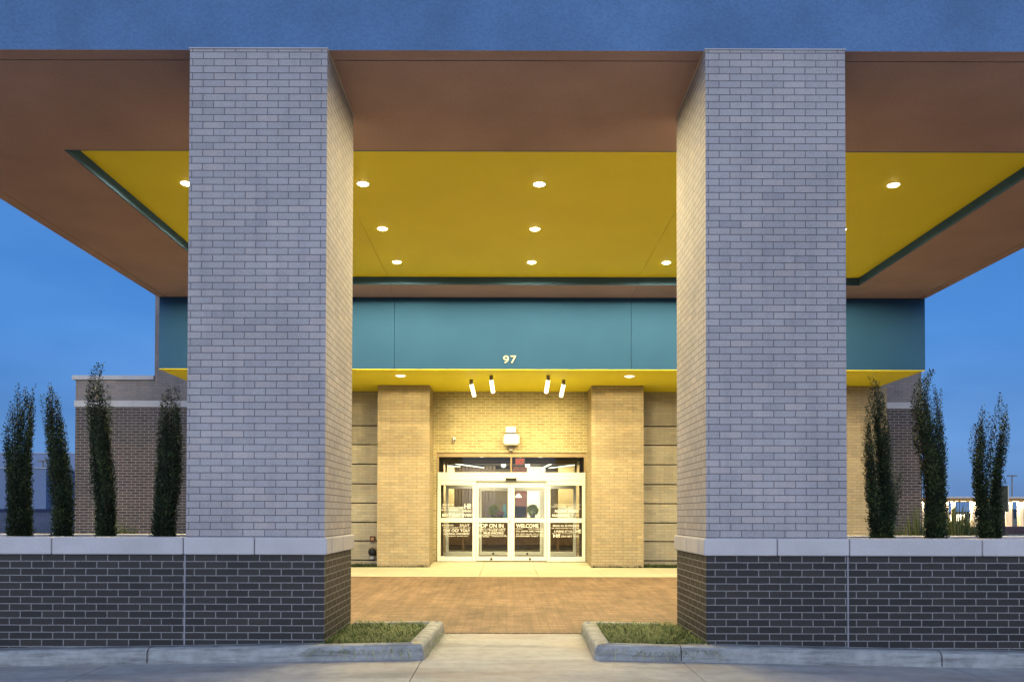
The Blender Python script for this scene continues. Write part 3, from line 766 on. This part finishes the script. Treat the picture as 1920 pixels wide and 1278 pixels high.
# reception desk
DY = 27.0
dk = thing('reception_desk', 'long wooden reception desk seen through the glass doors', 'desk', (.1, DY, ZD))
bx = []
x = -1.95
while x < 2.2:
    bx.append((x, x + .125, DY, DY + .04, ZD + .12, ZD + .98)); x += .13
obj('front_panel', B(*bx), M['wood'], dk)
obj('plinth', B((-1.93, 2.2, DY + .05, DY + .6, ZD, ZD + .97)), M['lobby_dark'], dk)
obj('counter_top', B((-2.0, 2.27, DY - .05, DY + .65, ZD + .985, ZD + 1.03), bev=.006), M['lobby_dark'], dk)
def bushball(name, label, x, y, z, r, seed):
    o = thing(name, label, 'potted plant', (x, y, z), 'potted plants on the reception desk')
    obj('pot', lathe(bmesh.new(), [(.001, 0), (r * .45, 0), (r * .55, r * .7), (r * .5, r * .7), (.001, r * .6)], (x, y, z)), M['grey_metal'], o)
    rnd = random.Random(seed); bm = bmesh.new()
    for _ in range(700):
        d = Vector((rnd.gauss(0, 1), rnd.gauss(0, 1), rnd.gauss(0, 1))).normalized()
        p = Vector((x, y, z + r * 1.5)) + d * r * rnd.uniform(.55, 1.0)
        s = Vector((rnd.uniform(-1, 1), rnd.uniform(-1, 1), rnd.uniform(-1, 1))).normalized(); u = d.cross(s).normalized()
        quad(bm, [p, p + s * .03 + d * .02, p + d * .06, p + u * .03 + d * .02])
    obj('foliage', bm, M['leaf_green'], o)
bushball('potted_plant', 'round yellow green plant on the desk, left of the door gap', PX(926, DY), DY + .25, ZD + 1.03, .16, 1)
bushball('potted_plant', 'round yellow green plant on the desk, right of the door gap', PX(999, DY), DY + .25, ZD + 1.03, .17, 2)
bm = lathe(bmesh.new(), [(.001, 0), (.09, 0), (.085, .2), (.05, .42), (.035, .45), (.001, .45)], (PX(946, DY), DY + .3, ZD + 1.03), seg=20)
M['aqua'] = plain_mat('aqua', (.25, .55, .68), .3)
tag(obj('desk_vase', bm, M['aqua'], origin=(PX(946, DY), DY + .3, ZD + 1.03)), 'pale blue tapered vase on the reception desk', 'vase')
mo = thing('computer_monitor', 'dark monitor on the reception desk behind the right door leaf', 'monitor', (PX(974, DY), DY + .35, ZD + 1.03))
obj('screen', B((PX(974, DY) - .25, PX(974, DY) + .22, DY + .33, DY + .37, ZD + 1.12, ZD + 1.42), bev=.005), M['black'], mo)
obj('stand', B((PX(974, DY) - .03, PX(974, DY) + .03, DY + .37, DY + .40, ZD + 1.03, ZD + 1.3), (PX(974, DY) - .12, PX(974, DY) + .12, DY + .3, DY + .46, ZD + 1.03, ZD + 1.045)), M['black'], mo)
fl = thing('flower_arrangement', 'low dusky pink flowers in a dark trough on the reception desk', 'flowers', (PX(937, DY), DY + .2, ZD + 1.03))
obj('trough', B((PX(932, DY), PX(943, DY), DY + .12, DY + .28, ZD + 1.031, ZD + 1.12), bev=.01), M['lobby_dark'], fl)
rnd = random.Random(77); bm = bmesh.new()
for _ in range(160):
    p = Vector((rnd.uniform(PX(931, DY), PX(944, DY)), DY + rnd.uniform(.1, .3), ZD + rnd.uniform(1.12, 1.24)))
    a = Vector((rnd.uniform(-1, 1), rnd.uniform(-1, 1), rnd.uniform(-1, 1))).normalized() * .03; b_ = a.orthogonal().normalized() * .03
    quad(bm, [p - a, p - b_, p + a, p + b_])
obj('blossoms', bm, plain_mat('dusky_pink', (.45, .22, .17), .7), fl)
pz = PZ(932, 30.0)
pd = thing('shade_pendant', 'small white shaded pendant hanging before the red brick chimney', 'pendant lamp', (PX(972, 30.0), 30.0, 3.2))
obj('shade', lathe(bmesh.new(), [(.04, .14), (.13, 0), (.001, .02)], (PX(972, 30.0), 30.0, pz), seg=24), M['lens_soft'], pd)
obj('cord', cyl(bmesh.new(), (PX(972, 30.0), 30.0, pz + .14), .008, .008, 3.2 - pz - .14), M['black'], pd)
obj('fireplace_opening', B((.33, .70, 31.47, 31.498, .9, 1.45)), M['black'], hb)
for cxp, side in ((853, 'left'), (1062, 'right')):  # glowing drums on tables, added to stand in for bright patches on the glass
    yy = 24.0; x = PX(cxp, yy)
    t = thing('added_glow_drum', 'wide cream glow drum added for the bright patch in the %s sidelite' % side, 'lamp', (x, yy, ZD), 'added cream glow drums inside the lobby')
    obj('shade', lathe(bmesh.new(), [(.001, 1.35), (.25, 1.35), (.27, .97), (.001, .97)], (x, yy, ZD), seg=32), emis_mat('patch_glow' + side, (1, .86, .52), 1.25), t)
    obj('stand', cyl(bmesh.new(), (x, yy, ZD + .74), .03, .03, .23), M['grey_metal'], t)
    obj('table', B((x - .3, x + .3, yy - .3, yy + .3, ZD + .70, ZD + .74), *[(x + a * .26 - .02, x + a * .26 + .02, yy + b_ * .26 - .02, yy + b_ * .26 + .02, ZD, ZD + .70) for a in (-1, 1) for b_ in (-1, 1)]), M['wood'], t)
# lobby lights seen through the transom, then area lamps without fixtures
lobby_white = (1, .84, .55)
M['lobby_lens'] = emis_mat('lobby_lens', (1, .9, .68), 5)
k = 0
for px, y, lbl in ((901, 20.4, 'left of the mullion, nearer'), (1015, 20.4, 'right of the mullion, nearer'), (903, 21.4, 'left of the mullion, farther'), (1013, 21.4, 'right of the mullion, farther')):
    x = PX(px, y); o = thing('vestibule_downlight', 'small lit downlight in dark vestibule ceiling, %s' % lbl, 'downlight', (x, y, 2.86), 'downlights in the vestibule ceiling')
    obj('lens', cyl(bmesh.new(), (x, y, 2.845), .06, .06, .012), M['lobby_lens'], o)
    obj('trim_ring', lathe(bmesh.new(), [(.062, -.016), (.085, -.01), (.085, 0)], (x, y, 2.86)), M['white'], o)
    lamp('SPOT', 'lamp', (x, y, 2.83), 110, lobby_white, o, (x, y, 0), size=R(120), radius=.05)
for px, lbl in ((944, 'left'), (989, 'right')):
    y = 25.0; x = PX(px, y); z = PZ(871.5, y)
    o = thing('globe_pendant', 'round lit globe lamp beyond the transom, %s of the mullion' % lbl, 'pendant lamp', (x, y, 3.2), 'globe pendants in the lobby')
    g = bmesh.new(); bmesh.ops.create_uvsphere(g, u_segments=20, v_segments=12, radius=.075)
    for f in g.faces: f.smooth = True
    bmesh.ops.translate(g, verts=g.verts, vec=(x, y, z)); obj('globe', g, M['lobby_lens'], o)
    obj('cord', cyl(bmesh.new(), (x, y, z + .07), .006, .006, max(.05, 3.2 - z - .07)), M['black'], o)
def strip(x0, y0, x1, y1, lbl):
    a = Vector((x0, y0, 3.12)); b_ = Vector((x1, y1, 3.12)); d = b_ - a
    o = thing('linear_light', lbl, 'linear light', a, 'linear lights under the lobby ceiling')
    bm = bmesh.new(); box(bm, 0, d.length, -.035, .035, 0, .02)
    bm.transform(Matrix.Translation(a) @ Matrix.Rotation(math.atan2(d.y, d.x), 4, 'Z')); obj('diffuser', bm, M['lobby_lens'], o)
    bm = bmesh.new(); box(bm, 0, d.length, -.045, .045, .021, .079)
    bm.transform(Matrix.Translation(a) @ Matrix.Rotation(math.atan2(d.y, d.x), 4, 'Z')); obj('housing', bm, M['black'], o)
strip(PX(855, 28.8), 28.8, PX(906, 31.0) , 31.0, 'slanting lit strip light left of the transom mullion')
strip(PX(1078, 29.2), 29.2, PX(1030, 31.2), 31.2, 'slanting lit strip light right of the transom mullion')
strip(PX(1018, 31.0), 31.0, PX(1034, 28.6), 28.6, 'short lit strip light between the mullion and the right strip')
strip(PX(840, 30.0), 30.0, PX(862, 30.4), 30.4, 'short lit strip light at the far left of the transom')
lamp('AREA', 'lobby_fill', (0, 23.4, 3.1), 480, lobby_white, None, (0, 26.2, 0), shape=(6, 3))  # unseen area lamp added to front-light the desk and plants
lamp('AREA', 'lobby_wall_light', (0, 29.6, 3.05), 330, lobby_white, None, (0.2, 31.2, 1.2), shape=(5, .4))
# exit sign
ex = thing('exit_sign', 'red lit EXIT sign hanging behind the transom glass', 'exit sign', (PX(975, 20.2), 20.2, PZ(858, 20.2)))
obj('housing', B((PX(966, 20.2), PX(984, 20.2), 20.2, 20.23, PZ(871, 20.2), PZ(858.5, 20.2)), bev=.004), M['sign_face'], ex)
bm = bmesh.new(); fit_text(bm, 'EXIT', PX(967.3, 20.2), PX(982.7, 20.2), PZ(869.8, 20.2), PZ(859.8, 20.2), 20.194, .03)
obj('letters', bm, M['red_glow'], ex)
obj('stem', cyl(bmesh.new(), (PX(975, 20.2), 20.215, PZ(858.5, 20.2)), .012, .012, 2.86 - PZ(858.5, 20.2)), M['white'], ex)

# ------------------------------------------------------------------ wall-mounted things
def spot(px, Y, tilt, label):
    x = PX(px, Y); o = thing('cylinder_spotlight', label, 'spotlight', (x, Y, ZO), 'cylinder spotlights over the door')
    obj('mount', cyl(bmesh.new(), (x, Y, ZO - .001), .04, .04, .075, (0, 0, -1)), M['grey_metal'], o)
    d = Vector((tilt, .45, -1)).normalized(); p = Vector((x, Y, ZO - .10))
    obj('collar', cyl(bmesh.new(), p - d * .035, .034, .034, .04, d), M['grey_metal'], o)
    obj('tube', cyl(bmesh.new(), p, .042, .042, .27, d), M['overexposed_white'], o)  # white housing; its overexposed brightness is put in as emission
    e = p + d * .285
    obj('lens', cyl(bmesh.new(), p + d * .2705, .036, .036, .004, d), M['lens'], o)
    lamp('SPOT', 'lamp', e, 210, (1, .80, .36), o, e + Vector((tilt * .1, .95, -1)), size=R(125), blend=.9, radius=.04)
spot(883, 17.60, .26, 'lit cylinder spotlight, leftmost of the four over the door')
spot(920.5, 17.05, .16, 'lit cylinder spotlight, second from left over the door')
spot(1027.5, 17.05, -.16, 'lit cylinder spotlight, third from left over the door')
spot(1056.5, 17.60, -.20, 'lit cylinder spotlight, rightmost of the four over the door')

cxl = PX(957.5, YW); zc = PZ(825, YW)
wl = thing('wall_canister', 'white rounded canister fixture on the brick above the door', 'wall fixture', (cxl, YW, zc))
def canister(bm, hw, hz, r, y0):
    box(bm, cxl + .015 - hw, cxl + .015 + hw, y0 - .30, y0 - .03, zc - hz, zc + hz, bev=r, seg=5)
    for f in bm.faces: f.smooth = True
    return bm
obj('drum', canister(bmesh.new(), .195, .135, .085, YW), M['white'], wl)
obj('top_box', B((cxl - .12, cxl + .12, YW - .22, YW - .001, PZ(812, YW), PZ(801, YW)), bev=.01), M['white'], wl)
obj('bracket', B((cxl - .05, cxl + .05, YW - .1, YW - .001, zc - .26, PZ(812, YW) - .001)), M['grey_metal'], wl)
cam_ = thing('security_camera', 'small white security camera on the brick left of the canister', 'camera', (PX(850, YW), YW, PZ(821, YW)))
x = PX(850, YW); z = PZ(821, YW)
obj('bracket', cyl(bmesh.new(), (x, YW - .001, z + .02), .035, .03, .04, (0, -1, 0), 16), M['white'], cam_)
obj('camera_body', cyl(bmesh.new(), (x + .01, YW - .03, z + .02), .032, .032, .15, (.15, -.75, -.55), 16), M['white'], cam_)
obj('lens', cyl(bmesh.new(), Vector((x + .01, YW - .03, z + .02)) + Vector((.15, -.75, -.55)).normalized() * .1505, .024, .02, .01, (.15, -.75, -.55), 16), M['black'], cam_)
# fire hose connection and alarm box beside the left pilaster
fx, fz = PX(700, YW) + .0, PZ(1034, YW)
fc = thing('hose_connection', 'dark round hose connection low on the banded wall by the left pilaster', 'hose connection', (fx, YW, fz))
obj('wall_plate', cyl(bmesh.new(), (fx, YW - .001, fz), .12, .12, .02, (0, -1, 0), 24), M['bronze'], fc)
obj('cap', lathe(bmesh.new(), [(.07, 0), (.075, .08), (.09, .085), (.09, .13), (.05, .14), (.001, .14)], (fx, YW - .021, fz), (0, -1, 0), 20), M['black'], fc)
obj('lower_lip', cyl(bmesh.new(), (fx - .01, YW - .03, fz - .11), .05, .05, .06, (0, -1, -.3), 16), M['alum'], fc)
ab = thing('alarm_box', 'small dark red box on the banded wall above the hose connection', 'alarm box', (fx, YW, PZ(1010, YW)))
obj('housing', B((fx - .07, fx + .05, YW - .07, YW - .001, PZ(1015, YW), PZ(1005, YW)), bev=.008), plain_mat('dull_red', (.13, .03, .02), .5), ab)
obj('face_plate', B((fx - .045, fx + .025, YW - .078, YW - .0705, PZ(1012.5, YW), PZ(1007.5, YW))), M['bronze'], ab)

# ------------------------------------------------------------------ distance, left
def far(name, bm, mat, label, cat, origin, group=None):
    return tag(obj(name, bm, mat, origin=origin), label, cat, group)
M['pale_panel'] = plain_mat('pale_panel', (.22, .29, .44), .7, .05, .12, 2, .1)
M['pale_panel_dark'] = plain_mat('pale_panel_dark', (.17, .23, .36), .7, .05, .12, 2, .1)
M['navy'] = plain_mat('navy', (.012, .022, .07), .5)
Y = 70
t = thing('warehouse', 'pale blue grey flat-roofed warehouse far behind the left planter', 'building', (-50, Y, -.3))
obj('wall', B((-75, PX(86, Y), Y, Y + 20, -.3, PZ(880, Y))), M['pale_panel_dark'], t)
obj('roof_edge', B((-75.1, PX(86, Y) + .1, Y - .1, Y + 20, PZ(880, Y) + .01, PZ(878.5, Y))), M['cap_metal'], t)
bx = [(-74 + 4 * i, -73.93 + 4 * i, Y - .06, Y - .001, -.3, PZ(880, Y)) for i in range(8)]
obj('panel_joint', B(*bx), M['pale_panel'], t)
Y = 105
t = thing('warehouse', 'taller pale blue warehouse farthest behind the left planter', 'building', (-70, Y, -.3))
obj('wall', B((-110, PX(143, Y), Y, Y + 20, -.3, PZ(852, Y))), M['pale_panel'], t)
obj('roof_edge', B((-110, PX(143, Y) + .1, Y - .1, Y + 20, PZ(852, Y) + .01, PZ(850.5, Y))), M['cap_metal'], t)
Y = 58
t = thing('boundary_wall', 'low grey boundary wall with a navy top band, left distance', 'wall', (-40, Y, -.3))
obj('wall', B((-70, PX(150, Y), Y, Y + .3, -.3, PZ(962, Y))), plain_mat('grey_block', (.10, .12, .18), .9, 1, .3, 10), t)
obj('top_band', B((-70, PX(150, Y), Y - .03, Y + .33, PZ(962, Y) + .002, PZ(955.5, Y))), M['navy'], t)
def lamp_post(px, Y, top, label, twin, w):
    x = PX(px, Y); z = PZ(top, Y)
    o = thing('parking_lamp', label, 'lamp post', (x, Y, -.3), None)
    obj('pole', cyl(bmesh.new(), (x, Y, -.3), .13, .08, z + .3, seg=10), M['grey_metal'], o)
    for s in ((-1, 1) if twin else (-1, 1)):
        obj('lamp_head', B((x + min(0, s * w) + .06 * s, x + max(0, s * w) + .06 * s, Y - .2, Y + .2, z - .02, z + .14), bev=.03), M['grey_metal'], o)
lamp_post(80, 90, 867, 'T-shaped grey parking lamp rising over the warehouse roof', True, .45)
lamp_post(1898, 115, 890, 'twin-headed parking lamp rising behind the lit arcade', True, .55)
def roundbush(px, Y, z, r, label, seed, sx=1.6):
    x = PX(px, Y); rnd = random.Random(seed); bm = bmesh.new(); lay = bm.verts.layers.float.new('shade')
    for _ in range(900):
        d = Vector((rnd.gauss(0, 1), rnd.gauss(0, 1), abs(rnd.gauss(0, 1)))).normalized()
        p = Vector((x, Y, -.3)) + Vector((d.x * r * sx, d.y * r, d.z * z)) * (rnd.random() ** .3) * (1 + .2 * mnoise.noise(d * 3 + Vector((seed, 0, 0))))
        s = Vector((rnd.uniform(-1, 1), rnd.uniform(-1, 1), rnd.uniform(-.4, 1))).normalized()
        leaf_quad(bm, lay, p, s, s.orthogonal().normalized(), .16, .1, min(1, max(0, .3 + .4 * d.z + rnd.gauss(0, .2))))
    return far('low_shrub', bm, M['reed'], label, 'shrub', (x, Y, -.3), 'low shrubs in the distance')
roundbush(76, 40, .62, .7, 'low dark shrub beyond the planter, between the two leftmost hollies', 3)
for px, Y, s_, l in ((1822, 62, 4, 'low green shrub before the arcade, left of the rightmost holly'), (1845, 66, 5, 'low green shrub before the arcade, behind the rightmost holly')):
    roundbush(px, Y, .75, 1.0, l, s_, 1.8)
# ------------------------------------------------------------------ distance, right: lit arcade
Y = 100
t = thing('lit_arcade', 'long low arcade building glowing with lights beyond the right planter', 'building', (65, Y, 0))
M['arc_glow'] = emis_mat('arc_glow', (1, .80, .48), 4)
M['cream'] = plain_mat('cream', (.7, .6, .42), .7)
zr = PZ(936.5, Y)
obj('roof', B((49.5, 95, Y - .5, Y + 8, zr, PZ(932, Y))), plain_mat('gold_fascia', (.35, .22, .07), .6), t)
obj('roof_edge', B((49.3, 95, Y - .7, Y + 8, PZ(932, Y) + .01, PZ(928.5, Y))), M['cap_metal'], t)
for i, px in enumerate((1731, 1776, 1790, 1829, 1842, 1868, 1892, 1916, 1945, 1970)):
    x = PX(px, Y); w = (.15, .18, .1, .33, .15, .2, .38, .22, .3, .3)[i]
    obj('column', B((x - w, x + w, Y, Y + .6, -.3, zr - .002)), M['cream'], t)
obj('counter', B((PX(1800, Y), PX(1826, Y), Y + 2, Y + 3, -.3, PZ(962, Y)), (PX(1850, Y), PX(1880, Y), Y + 2, Y + 3, -.3, PZ(962, Y))), M['white'], t)
obj('back_wall', B((PX(1808, Y), PX(1822, Y), Y + 6, Y + 6.2, -.3, PZ(945, Y)), (PX(1900, Y), PX(1912, Y), Y + 6, Y + 6.2, -.3, PZ(945, Y))), M['navy'], t)
for px in (1745, 1765, 1784, 1800, 1816, 1848, 1880, 1905, 1912, 1935, 1960):
    x = PX(px, Y)
    lf = obj('soffit_light', B((x - .22, x + .22, Y + .9, Y + 1.3, zr - .06, zr - .001)), M['arc_glow'], t)
lamp('AREA', 'arcade_light', (66, Y + .2, zr - .12), 11000, (1, .84, .58), None, (66, Y + .9, 0), shape=(32, .8))
# dark parked low hedge / bank
bm = grid_sheet([44 + i * 2 for i in range(30)], [74, 78, 82, 86], lambda x, y: (-.31 if y in (74, 86) else .15 + .25 * mnoise.noise(Vector((x * .3, y * .3, 0)))))
tag(obj('dirt_bank', bm, plain_mat('red_soil', (.16, .07, .04), 1, .6, .5, 4, .5)), kind='structure')
# sign on post
Y = 40
x = PX(1881, Y)
t = thing('post_sign', 'tall dark sign panel on a post, cream along one edge, beside the rightmost holly', 'sign', (x, Y, -.3))
obj('post', B((x - .09, x + .09, Y, Y + .1, -.3, PZ(957, Y))), M['black'], t)
obj('panel', B((x - .22, x + .22, Y - .03, Y + .12, PZ(957, Y) + .001, PZ(908, Y)), bev=.01), plain_mat('olive', (.06, .06, .035), .6), t)
obj('panel_edge', B((x + .221, x + .27, Y - .03, Y + .12, PZ(957, Y) + .001, PZ(908, Y))), M['cream'], t)  # cream strip along the right edge of the panel
struct('hills', grid_sheet([-500 + 25 * i for i in range(50)], [520, 560, 640], lambda x, y: -.3 if y == 520 else (4 + 4 * mnoise.noise(Vector((x * .008, 0, 0)))) * (1 if y == 560 else 1.3)), plain_mat('far_trees', (.03, .045, .06), 1, .01, .3, .1, 0))

# ------------------------------------------------------------------ sky, sun, camera
w = bpy.data.worlds.new('World'); sc.world = w; w.use_nodes = True; nt = w.node_tree; nt.nodes.clear()
out = N(nt, 'OutputWorld'); bg = N(nt, 'Background'); nt.links.new(bg.outputs[0], out.inputs[0])
tc = N(nt, 'TexCoord'); sp = N(nt, 'SeparateXYZ'); nt.links.new(tc.outputs['Generated'], sp.inputs[0])
c = ramp(nt, sp.outputs[2], [(0, (.055, .16, .40)), (.06, (.045, .165, .45)), (.2, (.042, .215, .63)), (.38, (.032, .175, .53)), (1, (.025, .11, .35))])
n = noise(nt, mapped(nt, tc.outputs['Generated'], (1, 1, 3.2)), 2.2, 5, .5)
c = mixc(nt, c, (.10, .30, .74), mixc(nt, (0, 0, 0), ramp(nt, n, [(.40, (0,) * 3), (.66, (1,) * 3)]), .8))
# afterglow behind the viewer: broad lavender brightening towards -Y
gl = N(nt, 'Math', operation='MULTIPLY'); nt.links.new(sp.outputs[1], gl.inputs[0]); gl.inputs[1].default_value = -1
g2 = ramp(nt, gl.outputs[0], [(.0, (0,) * 3), (.9, (1,) * 3)])
c = mixc(nt, c, (.52, .57, .80), g2)
sky = N(nt, 'TexSky', sky_type='NISHITA'); sky.sun_disc = False; sky.sun_elevation = R(24); sky.sun_rotation = R(188)
sk = mixc(nt, (0, 0, 0), sky.outputs[0], .012)
c = mixc(nt, c, sk, 1.0, 'ADD')
nt.links.new(c, bg.inputs[0]); bg.inputs[1].default_value = 1.0

s = bpy.data.lights.new('sun', 'SUN'); s.energy = 1.5; s.angle = R(50); s.color = (.66, .79, 1.0)
so = bpy.data.objects.new('sun', s); col.objects.link(so); so.location = (0, -20, 20)
so.rotation_euler = Vector((.12, 1, -.42)).to_track_quat('-Z', 'Y').to_euler()

cd = bpy.data.cameras.new('camera'); cam = bpy.data.objects.new('camera', cd); col.objects.link(cam); sc.camera = cam
PITCH, ROLL = .9, .13
cd.sensor_width = 36; cd.lens = F / 1920 * 36
cam.location = (0, 0, EYE)
cam.rotation_euler = (Matrix.Rotation(R(90 + PITCH), 3, 'X') @ Matrix.Rotation(R(ROLL), 3, 'Z')).to_euler()
cd.shift_x = 10 / 1920; cd.shift_y = (326 - F * math.tan(R(PITCH))) / 1920
cd.clip_start = .1; cd.clip_end = 3000
sc.view_settings.view_transform = 'Standard'; sc.view_settings.look = 'None'; sc.view_settings.exposure = 0; sc.view_settings.gamma = 1
sc.cycles.use_denoising = True
sc.cycles.max_bounces = 8; sc.cycles.diffuse_bounces = 4; sc.cycles.transparent_max_bounces = 16
sc.cycles.sample_clamp_indirect = 6
sc.cycles.caustics_reflective = False; sc.cycles.caustics_refractive = False
